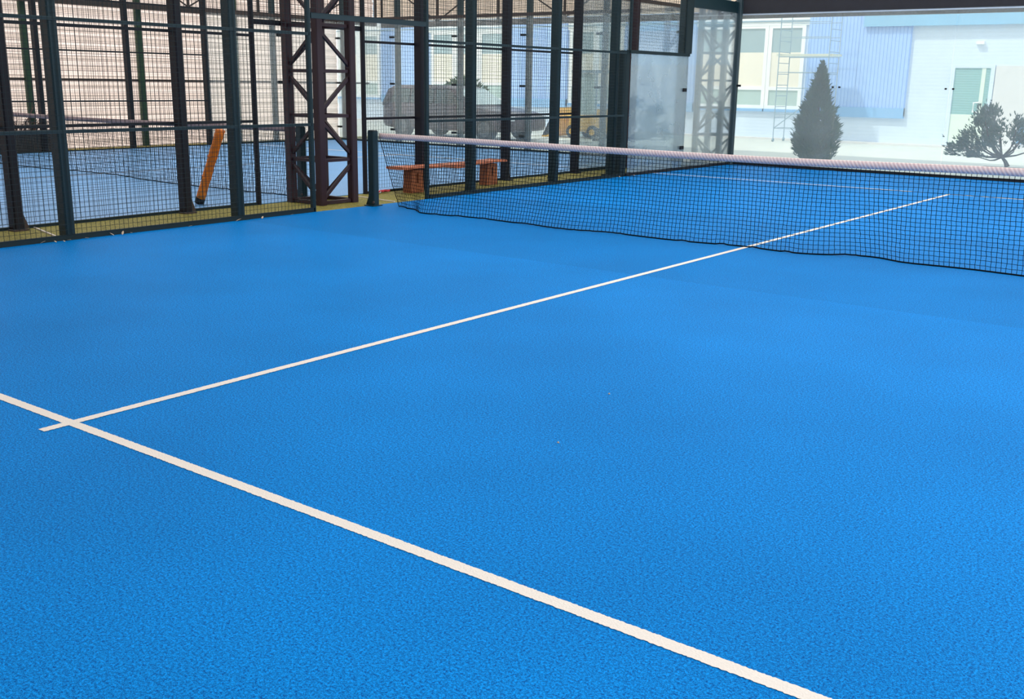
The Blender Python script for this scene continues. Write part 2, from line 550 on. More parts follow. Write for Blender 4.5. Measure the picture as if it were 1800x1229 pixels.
tower(-5.745, -0.14, M['maroon'], 'dark maroon lattice tower beside the left net post')
tower(-5.72, 10.62, M['hazesteel'], 'lattice tower seen through the corner glass, its haze painted in as pale grey')  # glass haze is painted into this tower's colour

# ------------------------------------------------------------------ fences
WIRE = 0.0021
def mesh_y(X, y0, y1, z0, z1, pitch=0.05, r=None):
    r = r or (0.0018 if X < -5.5 else WIRE)
    mb = MB()
    n = max(1, round((y1 - y0) / pitch))
    for k in range(n + 1):
        y = y0 + (y1 - y0) * k / n
        mb.bar((X, y, z0), (X, y, z1), r, caps=False)
    n = max(1, round((z1 - z0) / pitch))
    for k in range(n + 1):
        z = z0 + (z1 - z0) * k / n
        mb.bar((X + 0.003, y0, z), (X + 0.003, y1, z), r, caps=False)
    return mb
def mesh_x(Y, x0, x1, z0, z1, pitch=0.05, r=WIRE):
    mb = MB()
    n = max(1, round((x1 - x0) / pitch))
    for k in range(n + 1):
        x = x0 + (x1 - x0) * k / n
        mb.bar((x, Y, z0), (x, Y, z1), r, caps=False)
    n = max(1, round((z1 - z0) / pitch))
    for k in range(n + 1):
        z = z0 + (z1 - z0) * k / n
        mb.bar((x0, Y + 0.003, z), (x1, Y + 0.003, z), r, caps=False)
    return mb

def fence_post(X, side, y, m, t, foot, wy=0.095, d=0.14, top=4.0, gus=(1,)):
    x = X + side * (0.012 + d / 2)
    p = MB().post(x, y, d, wy, -0.02, top).build('post', m, t)
    fm = MB()
    fm.box(x - d / 2 - 0.005, x + d / 2 + 0.03, y - wy / 2 - 0.03, y + wy / 2 + 0.03, -0.012, 0.006)
    for s in gus:
        y0 = y + s * wy / 2
        i = len(fm.v)
        for dx in (-0.03, 0.03):
            fm.v += [(x + dx, y0, 0.006), (x + dx, y0 + s * 0.07, 0.006), (x + dx, y0, 0.20)]
        fm.f += [(i, i + 1, i + 2), (i + 3, i + 5, i + 4), (i, i + 3, i + 4, i + 1), (i + 1, i + 4, i + 5, i + 2), (i + 2, i + 5, i + 3, i)]
    fm.build('foot_plate', foot, p)
    return p

def side_fence(label, X, side, ybounds, posts, thin, m, wirem, foot, rails=(1.0, 2.0, 3.0, 4.0), zs=None, railr=0.016):
    """posts on the outside of the wire; ybounds = bay limits"""
    t = thing('mesh_fence', (X, ybounds[0], 0), label, 'mesh fence', 'welded mesh fences beside the courts')
    for y in posts:
        fence_post(X, side, y, m, t, foot, gus=() if side < 0 else (1,))
    for y in thin:
        MB().post(X + side * 0.03, y, 0.06, 0.055, -0.02, 4.0).build('gate_post', m, t)
    for a, b in zip(ybounds[:-1], ybounds[1:]):
        lo = 0.05 if zs is None else zs.get((a, b), 0.05)
        mesh_y(X, a + 0.004, b - 0.004, lo, 4.0).build('mesh_panel', wirem, t)
        for z in rails:
            if z > lo:
                MB().box(min(X, X + side * 0.03), max(X, X + side * 0.03), a, b, z - railr, z + railr).build('rail', m, t)
    lows = [a for a in zip(ybounds[:-1], ybounds[1:]) if (zs is None or zs.get(a, 0.05) < 0.1)]
    MB().box(min(X, X + side * 0.035), max(X, X + side * 0.035), lows[0][0], lows[-1][1], -0.01, 0.05 if X > -5.5 else 0.022).build('base_rail', M['greenw'], t)
    return t

def gate_top(t, X, side, y0, y1, z, m, wirem):
    MB().box(min(X, X + side * 0.028), max(X, X + side * 0.028), y0, y1, z - 0.03, z + 0.03).build('lintel', m, t)
    mesh_y(X, y0, y1, z + 0.03, 4.0).build('mesh_panel', wirem, t)

f1 = side_fence('dark green mesh fence left of the near court, on the camera side of the net', -5.0, -1, [-8, -6, -4, -2, -0.95], [-6, -4, -2], [-0.95], M['green'], M['greenw'], M['green'])
f2 = side_fence('dark green mesh fence left of the near court, beyond the net', -5.0, -1, [1.04, 2, 4, 5.9, 7.95], [2, 4], [1.04], M['green'], M['greenw'], M['green'], zs={(5.9, 7.95): 2.0})
gate_top(f2, -5.0, -1, -0.92, 1.01, 2.2, M['green'], M['greenw'])
g1 = side_fence('blackish mesh fence of the far court, on the camera side of its gate', -6.1, 1, [-8, -6, -4, -2, -0.9], [-6, -4, -2], [-0.9], M['black'], M['greenw'], M['bracket'])
g2 = side_fence('blackish mesh fence of the far court, behind the wooden bench', -6.1, 1, [0.94, 2, 4, 6], [2, 4, 5.97], [0.94], M['black'], M['greenw'], M['black'])
gate_top(g2, -6.1, 1, -0.87, 0.91, 2.16, M['black'], M['greenw'])
h1 = side_fence('far mesh fence in front of the tan wall', -16.1, -1, [-2, 0, 2, 4, 6], [0, 2, 4, 6], [], M['black'], M['greenw'], M['black'])

# ------------------------------------------------------------------ glass walls
def pane_x(x0, x1, Y, z0, z1, t, m):
    return MB().box(x0 + 0.004, x1 - 0.004, Y, Y + 0.012, z0, z1).build('glass_panel', m, t)
def pane_y(X, y0, y1, z0, z1, t, m, s=-1):
    return MB().box(min(X, X + s * 0.012), max(X, X + s * 0.012), y0 + 0.004, y1 - 0.004, z0, z1).build('glass_panel', m, t)

# near court, back wall (frameless, with a charcoal screen on top)
t = thing('glass_wall', (0, 10, 0), 'long clear glass back wall of the near court with charcoal screen above', 'glass wall')
for k in range(5):
    pane_x(-5 + 2 * k, -3 + 2 * k, 10.0, 0.05, 2.86, t, M['glass'])
MB().box(-5, 5, 9.985, 10.025, -0.01, 0.05).build('base_rail', M['cap'], t)
MB().box(-5, 5, 9.994, 10.02, 2.815, 2.84).build('edge_highlight_strip', M['lamp'], t)  # pale strip paints the highlight along the top edge of the glass
MB().box(-5, 5, 9.97, 10.04, 2.85, 4.0).build('charcoal_screen', M['charcoal'], t)
for x in (-3, -1, 1, 3):
    for dx in (-0.062, 0.062):
        b = MB(); b.bar((x + dx, 9.985, 1.51), (x + dx, 10.03, 1.51), 0.016, 10); b.build('bolt_cap', M['cap'], t)
MB().post(-4.985, 9.93, 0.10, 0.10, -0.005, 4.0).build('corner_post', M['grey'], t)
MB().box(-4.94, -4.86, 9.90, 9.94, 1.49, 1.53).build('clamp', M['cap'], t)

# near court, stepped side glass
t = thing('glass_wall', (-5, 8, 0), 'stepped glass side wall at the far left corner of the near court', 'glass wall')
pane_y(-5.0, 6.05, 8.0, 0.05, 2.0, t, M['glass3'])
pane_y(-5.0, 8.0, 9.87, 0.05, 2.86, t, M['glass'])
MB().box(-5.03, -4.99, 6.0, 9.98, -0.01, 0.05).build('base_rail', M['cap'], t)
MB().box(-5.06, -4.985, 6.0, 8.04, 2.0, 2.05).build('step_rail', M['greenw'], t)
MB().box(-5.05, -4.985, 8.0, 9.97, 2.85, 3.05).build('top_rail', M['green'], t)
fence_post(-5.04, -1, 8.0, M['grey'], t, M['grey'], top=4.0)
MB().post(-5.0, 7.97, 0.05, 0.24, 2.05, 4.0).build('upper_post', M['greenw'], t)
MB().post(-5.06, 5.93, 0.10, 0.20, -0.01, 2.04).build('end_post', M['greenw'], t)
MB().post(-5.33, 6.05, 0.14, 0.11, -0.03, 4.0).build('stay_post', M['green'], t)
MB().prism([(-5.42, 5.92), (-5.24, 5.92), (-5.24, 6.18), (-5.42, 6.18)], -0.03, 0.015).build('stay_foot', M['green'], t)
MB().post(-5.03, 6.03, 0.05, 0.05, 2.04, 4.0).build('thin_post', M['green'], t)
for z in (0.4, 1.42):
    MB().box(-5.02, -4.98, 7.86, 7.98, z - 0.03, z + 0.03).build('clamp', M['cap'], t)

# far court, back wall on posts
t = thing('glass_wall', (-11.1, 10, 0), 'glass back wall of the far court carried on grey posts', 'glass wall')
for k in range(5):
    pane_x(-16.1 + 2 * k, -14.1 + 2 * k, 10.0, 0.04, 2.96, t, M['glass2'])
    mesh_x(10.0, -16.1 + 2 * k, -14.1 + 2 * k, 3.0, 4.0, r=0.0032).build('mesh_panel', M['greenw'], t)
MB().box(-16.1, -6.1, 9.985, 10.03, 2.93, 3.0).build('top_rail', M['trussm'], t)
MB().box(-16.1, -6.1, 9.985, 10.03, -0.01, 0.04).build('base_rail', M['greenw'], t)
for k in range(6):
    x = -16.1 + 2 * k
    x = min(max(x, -16.0), -6.2)
    p = MB().post(x, 10.12, 0.10, 0.14, -0.03, 4.0).build('post', M['grey'], t)
    for z in (0.33, 1.43, 2.53):
        MB().box(x - 0.15, x - 0.04, 9.975, 10.06, z - 0.024, z + 0.024).build('clamp', M['cap'], p)

# far court, near side glass
t = thing('glass_wall', (-6.1, 8, 0), 'glass side wall of the far court next to the olive strip at its far end', 'glass wall')
for a in (6.06, 8.03):
    pane_y(-6.1, a, a + 1.93, 0.04, 2.96, t, M['glass2'])
fence_post(-6.07, 1, 7.78, M['maroon'], t, M['black'])
MB().box(-6.13, -6.09, 6.06, 9.97, 2.965, 3.03).build('top_rail', M['trussm'], t)
MB().box(-6.13, -6.09, 6.06, 9.97, -0.01, 0.04).build('base_rail', M['greenw'], t)

# far court, far side glass
t = thing('glass_wall', (-16.1, 8, 0), 'hazy glass side wall at the far left corner of the far court', 'glass wall')
for a in (6.0, 8.0):
    pane_y(-16.1, a, a + 1.98, 0.04, 2.96, t, M['glass2'])
    mesh_y(-16.1, a, a + 2, 3.0, 4.0, r=0.0032).build('mesh_panel', M['greenw'], t)
p = MB().post(-16.22, 8.0, 0.14, 0.10, -0.03, 4.0).build('post', M['grey'], t)
for z in (0.33, 1.43, 2.53):
    MB().box(-16.14, -16.07, 8.04, 8.16, z - 0.035, z + 0.035).build('clamp', M['cap'], p)
MB().box(-16.14, -16.09, 6.0, 9.97, 2.93, 3.0).build('top_rail', M['trussm'], t)
MB().box(-16.14, -16.09, 6.0, 9.97, -0.01, 0.04).build('base_rail', M['greenw'], t)

# ------------------------------------------------------------------ nets
def interp(tab, x):
    for (a, fa), (b, fb) in zip(tab[:-1], tab[1:]):
        if x <= b:
            u = max(0, (x - a) / (b - a)); u = u * u * (3 - 2 * u)
            return fa + (fb - fa) * u
    return tab[-1][1]
def make_net(label, x0, x1, ztop, yb, post_left, rows=21, pitch=0.042, r=0.0027, shift=0.22, mirror=False):
    t = thing('padel_net', ((x0 + x1) / 2, 0, 0), label, 'net', 'nets across the courts')
    n = int((x1 - x0) / pitch)
    G = []
    rr = random.Random(3)
    for i in range(n + 1):
        x = x0 + (x1 - x0) * i / n
        zt = interp(ztop, x) - 0.058
        col = []
        for j in range(rows + 1):
            s = j / rows
            # slack: the end edges slope inwards, the foot of the net wanders along the floor
            eL = max(0, 1 - (x - x0) / 1.6); eR = max(0, 1 - (x1 - x) / 1.6)
            sh = shift * s * (eL ** 2 - eR ** 2)
            y = interp(yb, x) * (s ** 1.7) + 0.012 * math.sin(x * 5 + s * 4) * s
            z = zt * (1 - s) ** 0.93
            if s > 0.86: z += 0.014 * max(0, math.sin(x * 9.0 + 6 * math.sin(x * 1.7))) * (s - 0.86) / 0.14
            col.append(Vector((x + sh + rr.uniform(-1, 1) * 0.003, y + rr.uniform(-1, 1) * 0.003, max(0.007, z + rr.uniform(-1, 1) * 0.002))))
        G.append(col)
    mb = MB()
    for i in range(n + 1):
        for j in range(rows + 1):
            if j < rows: mb.bar(G[i][j], G[i][j + 1], r, 4, caps=False)
            if i < n: mb.bar(G[i][j], G[i + 1][j], r, 4, caps=False)
    mb.build('netting', M['net'], t)
    MB().tube([G[i][rows] for i in range(0, n + 1)], 0.007, 5).build('bottom_cord', M['net'], t)
    ends = [0, n]
    for e in ends:
        MB().tube(G[e], 0.005, 5).build('edge_cord', M['net'], t)
    tp = MB(); rings = []
    for i in range(0, n + 1, 2):
        x = x0 + (x1 - x0) * i / n
        z = interp(ztop, x)
        wob = 0.003 * math.sin(x * 7)
        prof = [(-0.012, -0.064), (-0.016, -0.03), (-0.010, -0.004), (0.0, 0.002), (0.010, -0.004), (0.016, -0.03), (0.012, -0.064)]
        rings.append([Vector((x, a + wob, z + b)) for a, b in prof])
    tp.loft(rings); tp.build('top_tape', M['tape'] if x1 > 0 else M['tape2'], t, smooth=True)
    return t
make_net('black net with pinkish white tape across the near court', -4.86, 5.0,
         [(-4.86, 0.882), (0, 0.866), (2.4, 0.890), (5, 0.92)],
         [(-4.86, 0.10), (-4.5, 0.02), (-4.05, -0.2), (-3.3, -0.10), (-2.65, -0.13), (-1.93, -0.19), (-1.3, -0.07), (-0.63, -0.09), (0, 0.02), (0.5, -0.03), (1.16, 0.24), (1.5, 0.13), (2, 0.14), (2.45, 0.12), (5, 0.1)], True)
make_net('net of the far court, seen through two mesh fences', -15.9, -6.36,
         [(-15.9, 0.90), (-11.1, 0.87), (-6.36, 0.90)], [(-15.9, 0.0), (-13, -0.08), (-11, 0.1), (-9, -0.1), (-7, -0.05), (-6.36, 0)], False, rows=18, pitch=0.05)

def net_post(x, label):
    t = thing('net_post', (x, -0.03, 0), label, 'net post', 'net posts')
    MB().post(x, -0.03, 0.11, 0.09, 0.0, 0.905).build('post', M['green'], t)
    MB().post(x, -0.03, 0.10, 0.08, 0.903, 0.915).build('cap', M['cap'], t)
    MB().box(x - 0.09, x + 0.07, -0.11, 0.05, 0.0, 0.012).build('base_plate', M['green'], t)
    b = MB(); i = 0
    b.v = [(x - 0.055, -0.045, 0.01), (x - 0.12, -0.045, 0.01), (x - 0.055, -0.045, 0.16), (x - 0.055, -0.015, 0.01), (x - 0.12, -0.015, 0.01), (x - 0.055, -0.015, 0.16)]
    b.f = [(0, 2, 1), (3, 4, 5), (0, 1, 4, 3), (1, 2, 5, 4), (2, 0, 3, 5)]
    b.build('gusset', M['green'], t)
    b = MB(); b.bar((x + 0.05, -0.08, 0.05), (x + 0.05, -0.095, 0.05), 0.016, 8); b.build('bolt', M['bracket'], t)
    return t
net_post(-4.95, 'dark green net post at the left end of the near net')
net_post(-6.25, 'dark green net post of the far court left of the maroon tower')

# ------------------------------------------------------------------ bench
t = thing('bench', (-5.75, 2.35, 0), 'low orange brown wooden bench on the turf strip behind the fence', 'bench')
mb = MB(); rings = []
for k in range(25):
    y = 1.18 + 2.32 * k / 24
    zt = 0.365 - 0.012 * math.sin((y - 1.2) / 2.3 * math.pi)
    th = 0.035 + 0.03 * math.exp(-((y - 2.45) / 0.35) ** 2) + 0.006 * math.sin(y * 11)
    hw = 0.15 + 0.008 * math.sin(y * 6)
    rings.append([Vector((-5.75 + a * hw, y, zt + b)) for a, b in ((-1, -th * 0.8), (-0.7, -th), (0.7, -th), (1, -th * 0.8), (1, -0.006), (0.93, 0), (-0.93, 0), (-1, -0.006))])
mb.loft(rings); mb.build('seat_plank', M['woodred'], t, smooth=False)
for yc in (1.56, 3.24):
    lg = MB()
    # one slab with a narrow upright slot, laid out as a ring so that no faces coincide
    o_ = [(-0.13, -0.008), (0.13, -0.008), (0.115, 0.31), (-0.115, 0.31)]
    h_ = [(-0.02, 0.13), (0.02, 0.13), (0.02, 0.26), (-0.02, 0.26)]
    for x in (-5.83, -5.67):
        lg.v += [(x, yc + p, q) for p, q in o_ + h_]
    for k in range(4):
        n_ = (k + 1) % 4
        lg.f += [(k, n_, 4 + n_, 4 + k), (8 + k, 12 + k, 12 + n_, 8 + n_), (k, 8 + k, 8 + n_, n_), (4 + k, 4 + n_, 12 + n_, 12 + k)]
    lg.build('leg', M['wood'], t, bevel=0.006)

# ------------------------------------------------------------------ orange padded pole leaning on the fence
t = thing('padded_pole', (-6.56, -1.40, 0), 'orange padded pole leaning on the far court fence', 'padded pole')
a, b = Vector((-6.56, -1.40, 0.055)), Vector((-6.185, -1.33, 0.905))
path = [a.lerp(b, k / 10) for k in range(11)]
MB().tube(path, [0.054 + 0.003 * math.sin(k * 2.1) for k in range(11)], 14).build('padding', M['orange'], t, smooth=True)
d = (b - a).normalized()
MB().tube([a - d * 0.045, a + d * 0.03], 0.057, 14).build('end_cap', M['cap'], t)
sg = MB()
for u in (0.32, 0.62):
    c = a.lerp(b, u); sg.tube([c - d * 0.012, c + d * 0.012], 0.0585, 14)
sg.build('strap', M['orange'], t)

# ------------------------------------------------------------------ litter
def ribbon(name, pts, wd, m, label, cat):
    mb = MB(); rings = []
    for p in pts:
        p = Vector(p)
        rings.append([p + Vector((0, -wd / 2, 0)), p + Vector((0, wd / 2, 0)), p + Vector((0, wd / 2, 0.004)), p + Vector((0, -wd / 2, 0.004))])
    mb.loft(rings)
    return tag(mb.build(name, m), label, cat)
t = thing('warning_tape', (-6.0, 1.15, 0), 'scrap of red and white tape on the turf by the bench', 'tape')
mb = MB(); rings = []
for k in range(9):
    y = 1.0 + 0.28 * k / 8
    rings.append([Vector((-5.98 + 0.02 * math.sin(k), y, -0.006 + 0.02 * abs(math.sin(k * 1.3)))) + Vector(o) for o in ((-0.03, 0, 0), (0.03, 0, 0.01), (0.03, 0, 0.03), (-0.03, 0, 0.02))])
mb.loft(rings); mb.build('ribbon', M['red'], t)
MB().box(-6.02, -5.95, 1.07, 1.12, 0.0, 0.035).build('white_band', M['white'], t)

def leaf(x, y, s, a, tilt):
    mb = MB()
    pts = [(-1, 0, 0), (-0.4, 0.38, 0.12), (0.3, 0.34, 0.10), (1, 0, 0.05), (0.3, -0.34, 0.12), (-0.4, -0.38, 0.10)]
    ca, sa = math.cos(a), math.sin(a)
    top = []
    for u, v, h in pts:
        p = Vector((u * ca - v * sa, u * sa + v * ca, h + tilt * (u + 1) * 0.5)) * s
        top.append(p + Vector((x, y, 0.004)))
    bot = [p + Vector((0, 0, -0.002)) for p in top]
    mb.loft([bot, top])
    return tag(mb.build('dry_leaf', M['leaf']), 'pale dry leaf lying at the foot of the left fence', 'leaf', 'dry leaves along the fence foot')
for (x, y) in ((-4.97, -4.31), (-4.95, -4.20), (-4.94, -4.12), (-4.96, -4.06), (-4.95, -3.88), (-4.96, -3.61), (-4.95, -3.50), (-4.96, -3.40), (-4.95, -2.72), (-4.95, -2.10), (-4.94, -1.78), (-4.95, -1.35), (-4.96, 5.75), (-4.95, 6.2)):
    leaf(x, y, R.uniform(0.018, 0.034), R.uniform(0, 6), R.uniform(0.3, 1.2))
for (x, y, lab) in ((1.61, -5.02, 'tiny yellowish crumb on the blue turf right of the centre line'), (1.83, -5.78, 'tiny pale crumb on the blue turf nearer the service line')):
    mb = MB(); mb.tube([(x - 0.005, y, 0.003), (x, y + 0.002, 0.006), (x + 0.005, y, 0.003)], [0.002, 0.004, 0.002], 6)
    tag(mb.build('crumb', M['leaf']), lab, 'litter')

# ------------------------------------------------------------------ building across the yard
Y0 = 20.8
B = thing('office_building', (-12, Y0, -0.03), 'long pale blue one storey building across the yard', 'building')
MB().box(-42, 14, Y0, Y0 + 9, -0.03, 4.3).build('wall', M['bwall'], B)
MB().box(-42, 14, Y0 - 0.25, Y0, -0.03, 0.03).build('plinth', M['bwhite'], B)
def rib_panel(x0, x1, z0, z1):
    mb = MB(); pr = [(x0, Y0 + 0.02)]
    n = int((x1 - x0) / 0.1); st_ = (x1 - x0) / n
    for k in range(n):
        a = x0 + k * st_
        pr += [(a, Y0 - 0.08), (a + st_ * 0.8, Y0 - 0.08), (a + st_ * 0.85, Y0 - 0.068), (a + st_ * 0.95, Y0 - 0.068)]
    pr += [(x1, Y0 - 0.08), (x1, Y0 + 0.02)]
    i = 0; N = len(pr)
    mb.v = [(p, q, z0) for p, q in pr] + [(p, q, z1) for p, q in pr]
    mb.f = [(k, k + 1, N + k + 1, N + k) for k in range(N - 1)]
    o = mb.build('ribbed_panel', M['rib'], B)
    MB().box(x0, x1, Y0 - 0.11, Y0 + 0.01, z0 - 0.06, z0 + 0.22).build('lower_trim', M['ribtrim'], o)
for x0, x1 in ((-7.95, -5.05), (-14.1, -11.55), (-18.95, -16.35), (-25.0, -22.6)):
    rib_panel(x0, x1, 0.76, 4.2)
MB().box(-42, -7.95, Y0 - 0.06, Y0, 3.24, 3.62).build('lintel_band', M['wframe'], B)
MB().box(-42, -7.95, Y0 - 0.09, Y0 - 0.05, 3.34, 3.38).build('gutter_line', M['scaf'], B)
def window(xc, wd=1.13):
    x0, x1 = xc - wd / 2, xc + wd / 2
    f = MB()
    f.box(x0, x0 + 0.11, Y0 - 0.05, Y0, 0.86, 3.24).box(x1 - 0.11, x1, Y0 - 0.05, Y0, 0.86, 3.24)
    f.box(x0 + 0.11, x1 - 0.11, Y0 - 0.05, Y0, 0.86, 0.96).box(x0 + 0.11, x1 - 0.11, Y0 - 0.05, Y0, 3.16, 3.24).box(x0 + 0.11, x1 - 0.11, Y0 - 0.05, Y0, 1.40, 1.50)
    w_ = f.build('window', M['wframe'], B)
    MB().box(x0 + 0.11, x1 - 0.11, Y0 - 0.02, Y0, 0.96, 1.40).build('lower_pane', M['wlow'], w_)
    MB().box(x0 + 0.11, x1 - 0.11, Y0 - 0.02, Y0, 1.50, 2.48).build('blind', M['blind'], w_)
    MB().box(x0 + 0.11, x1 - 0.11, Y0 - 0.02, Y0, 2.48, 3.16).build('upper_pane', M['wpane'], w_)
    MB().box(x0 - 0.02, x1 + 0.02, Y0 - 0.10, Y0, 0.78, 0.86).build('sill', M['ribtrim'], w_)
for k in range(3): window(-8.62 - 1.14 * k)
for xw in (-14.68, -15.74): window(xw, 1.05)
for k in range(3): window(-19.6 - 1.14 * k)
for k in range(6): window(-25.7 - 1.14 * k)
D = MB().box(-3.92, -3.82, Y0 - 0.06, Y0, 0, 2.14).box(-2.92, -2.82, Y0 - 0.06, Y0, 0, 2.14).box(-3.82, -2.92, Y0 - 0.06, Y0, 2.06, 2.14).build('door_frame', M['bwall'], B)
MB().box(-3.82, -2.92, Y0 - 0.03, Y0, 0.86, 2.06).build('door_glazing', M['door'], D)
MB().box(-3.82, -2.92, Y0 - 0.03, Y0, 0.0, 0.86).build('door_panel', M['doorlow'], D)
MB().box(-3.14, -3.04, Y0 - 0.045, Y0, 0.86, 2.06).build('door_stile', M['doorlow'], D)
hd = MB(); hd.tube([(-3.12, Y0 - 0.05, 1.18), (-3.24, Y0 - 0.12, 1.17), (-3.24, Y0 - 0.12, 0.93), (-3.12, Y0 - 0.05, 0.92)], 0.025, 6); hd.build('door_handle', M['white'], D)
MB().box(-2.80, 4, Y0 - 0.05, Y0, 0.0, 2.12).build('white_wall_panel', M['bwhite'], B)
MB().box(-2.08, -1.2, Y0 - 0.09, Y0, 0.15, 0.75).build('blue_panel', M['ribtrim'], B)
MB().box(-6.35, 8, Y0 - 0.14, Y0, 3.18, 3.30).build('eave', M['shade_band'], B)
MB().box(-6.35, 8, Y0 - 0.18, Y0 - 0.14, 3.15, 3.62).build('shade_band_board', M['shade_band'], B)  # band coloured as the overhang's shade on the facade
MB().box(-3.36, -3.16, Y0 - 0.10, Y0, 2.66, 2.74).build('wall_lamp', M['white'], B)

# ------------------------------------------------------------------ scaffold
t = thing('scaffold', (-7.5, 19.9, -0.03), 'light galvanised scaffold with pale planks before the building', 'scaffold')
X = [-8.3, -6.85]; Ys = [19.55, 20.3]
for x in X:
    for y in Ys:
        s_ = MB(); s_.bar((x, y, 0.06), (x, y, 3.6), 0.014, 8); s_ = s_.build('upright', M['scaf'], t)
        c_ = MB(); c_.bar((x - 0.02, y, 0.02), (x + 0.02, y, 0.02), 0.05, 12); c_.build('castor', M['scaf'], s_)
for z in (0.35, 0.75, 1.47, 1.9, 2.32, 2.85, 3.25):
    for y in Ys:
        MB().bar((X[0], y, z), (X[1], y, z), 0.010, 6).build('rail', M['scaf'], t)
for z in (0.35, 0.65, 0.95, 1.25, 1.55, 1.85, 2.15, 2.45, 2.75, 3.05):
    for x in X:
        MB().bar((x, Ys[0], z), (x, Ys[1], z), 0.009, 6).build('rung', M['scaf'], t)
MB().bar((X[0], Ys[0], 0.35), (X[1], Ys[0], 1.47), 0.013, 6).build('brace', M['scaf'], t)
MB().box(X[0] - 0.1, X[1] + 0.1, Ys[0] + 0.05, Ys[1] - 0.05, 2.34, 2.40).build('plank', M['plank'], t)

# ------------------------------------------------------------------ plants
def spray(mb, c, d, ln, wd, rr, n=3):
    """a small fan of scale leaves pointing along d"""
    for _ in range(n):
        dd = (d + Vector((rr.uniform(-1, 1), rr.uniform(-1, 1), rr.uniform(-0.6, 0.9))) * 0.6).normalized()
        sdv = dd.cross(Vector((rr.uniform(-1, 1), rr.uniform(-1, 1), rr.uniform(-1, 1)))).normalized()
        l_ = ln * rr.uniform(0.6, 1.2)
        mb.tri(c - sdv * wd, c + sdv * wd, c + dd * l_)
        mb.tri(c + dd * l_ * 0.35 - sdv * wd * 1.3, c + dd * l_ * 0.35 + sdv * wd * 1.3, c + dd * l_ * 0.95)
t = thing('thuja', (-4.08, 12.0, -0.03), 'dark narrow conical conifer behind the back glass', 'conifer')
rr = random.Random(11)
mb = MB()
H = 1.98
TP = [(0.0, 0.30), (0.15, 0.38), (0.4, 0.44), (0.7, 0.44), (1.05, 0.31), (1.3, 0.21), (1.5, 0.14), (1.8, 0.07), (1.98, 0.01)]
lumps = [(rr.uniform(0, 6.283), rr.uniform(0.1, 1.7), rr.uniform(0.6, 1.0)) for _ in range(70)]
for k in range(9000):
    a0, z0, w0 = rr.choice(lumps)
    z = min(1.97, max(0.05, z0 + rr.gauss(0, 0.13)))
    a = a0 + rr.gauss(0, 0.45)
    q = interp(TP, z) * (0.72 + 0.38 * w0 * math.exp(-((z - z0) / 0.16) ** 2)) * (rr.random() ** 0.42)
    c = Vector((-4.08 + q * math.cos(a), 12.0 + q * math.sin(a), z))
    spray(mb, c, Vector((math.cos(a) * 0.7, math.sin(a) * 0.7, 0.9)), 0.10, 0.010, rr, 2)
for k in range(420):
    z = rr.uniform(0.1, 1.75); a = rr.uniform(0, 6.283); q = interp(TP, z) * 1.02
    spray(mb, Vector((-4.08 + q * math.cos(a), 12.0 + q * math.sin(a), z)), Vector((math.cos(a), math.sin(a), 0.8)), 0.13, 0.009, rr, 2)
for k in range(900):
    z = 1.4 + 0.58 * rr.random()
    q = interp(TP, z) * rr.random() ** 0.5
    a = rr.uniform(0, 6.283)
    spray(mb, Vector((-4.08 + q * math.cos(a), 12.0 + q * math.sin(a), z - 0.06)), Vector((math.cos(a) * 0.5, math.sin(a) * 0.5, 1)), 0.08, 0.008, rr, 2)
mb.build('foliage', M['thuja'], t)
MB().tube([(-4.08, 12.0, -0.03), (-4.07, 12.0, 0.6), (-4.08, 12.0, 1.8)], [0.045, 0.035, 0.008], 8).build('trunk', M['bark'], t)

t = thing('pine_shrub', (-0.75, 13.2, 0), 'open branched evergreen shrub at the right edge behind the glass', 'shrub')
rr = random.Random(5)
br, fo = MB(), MB()
base = Vector((-0.72, 13.2, 0.22))
tips = [(-1.70, 0.34), (-1.52, 0.50), (-1.34, 0.62), (-1.30, 0.88), (-1.12, 0.86), (-1.06, 1.06), (-0.93, 1.10), (-0.80, 0.78), (-0.86, 0.52), (-0.62, 0.66), (-0.50, 0.86), (-1.22, 0.40), (-1.05, 0.62), (-0.45, 0.55), (-1.18, 0.20), (-0.2, 0.8), (0.1, 0.55), (-1.45, 0.40)]
for (tx, tz) in tips:
    tip = Vector((tx, 13.2 + rr.uniform(-0.35, 0.35), tz))
    mid = base.lerp(tip, 0.5) + Vector((rr.uniform(-0.08, 0.08), rr.uniform(-0.05, 0.05), -0.06))
    path = [base, base.lerp(mid, 0.6) + Vector((0, 0, -0.02)), mid, mid.lerp(tip, 0.6) + Vector((rr.uniform(-0.04, 0.04), 0, 0.02)), tip]
    br.tube(path, [0.022, 0.017, 0.013, 0.009, 0.004], 6)
    for k in range(110):
        c = tip + Vector((rr.gauss(0, 0.075), rr.gauss(0, 0.08), rr.gauss(-0.01, 0.07)))
        c.z = max(c.z, 0.22)
        spray(fo, c, (c - mid).normalized(), 0.085, 0.010, rr, 3)
    for k in range(18):
        c = mid.lerp(tip, rr.uniform(0.3, 1)) + Vector((rr.gauss(0, 0.05), rr.gauss(0, 0.06), rr.gauss(0.02, 0.05)))
        c.z = max(c.z, 0.2)
        spray(fo, c, Vector((rr.uniform(-1, 1), rr.uniform(-1, 1), 1)).normalized(), 0.075, 0.006, rr, 2)
br.tube([(-0.6, 13.2, 0.036), (-0.65, 13.2, 0.14), base], [0.05, 0.035, 0.025], 8)
br.build('branches', M['bark'], t); fo.build('foliage', M['pine'], t)
o = MB().box(-1.1, 1.6, 12.95, 13.45, -0.03, 0.02).build('planter', M['planter'], bevel=0.015)
tag(o, 'low dark teal planter bed under the evergreen shrub', 'planter')

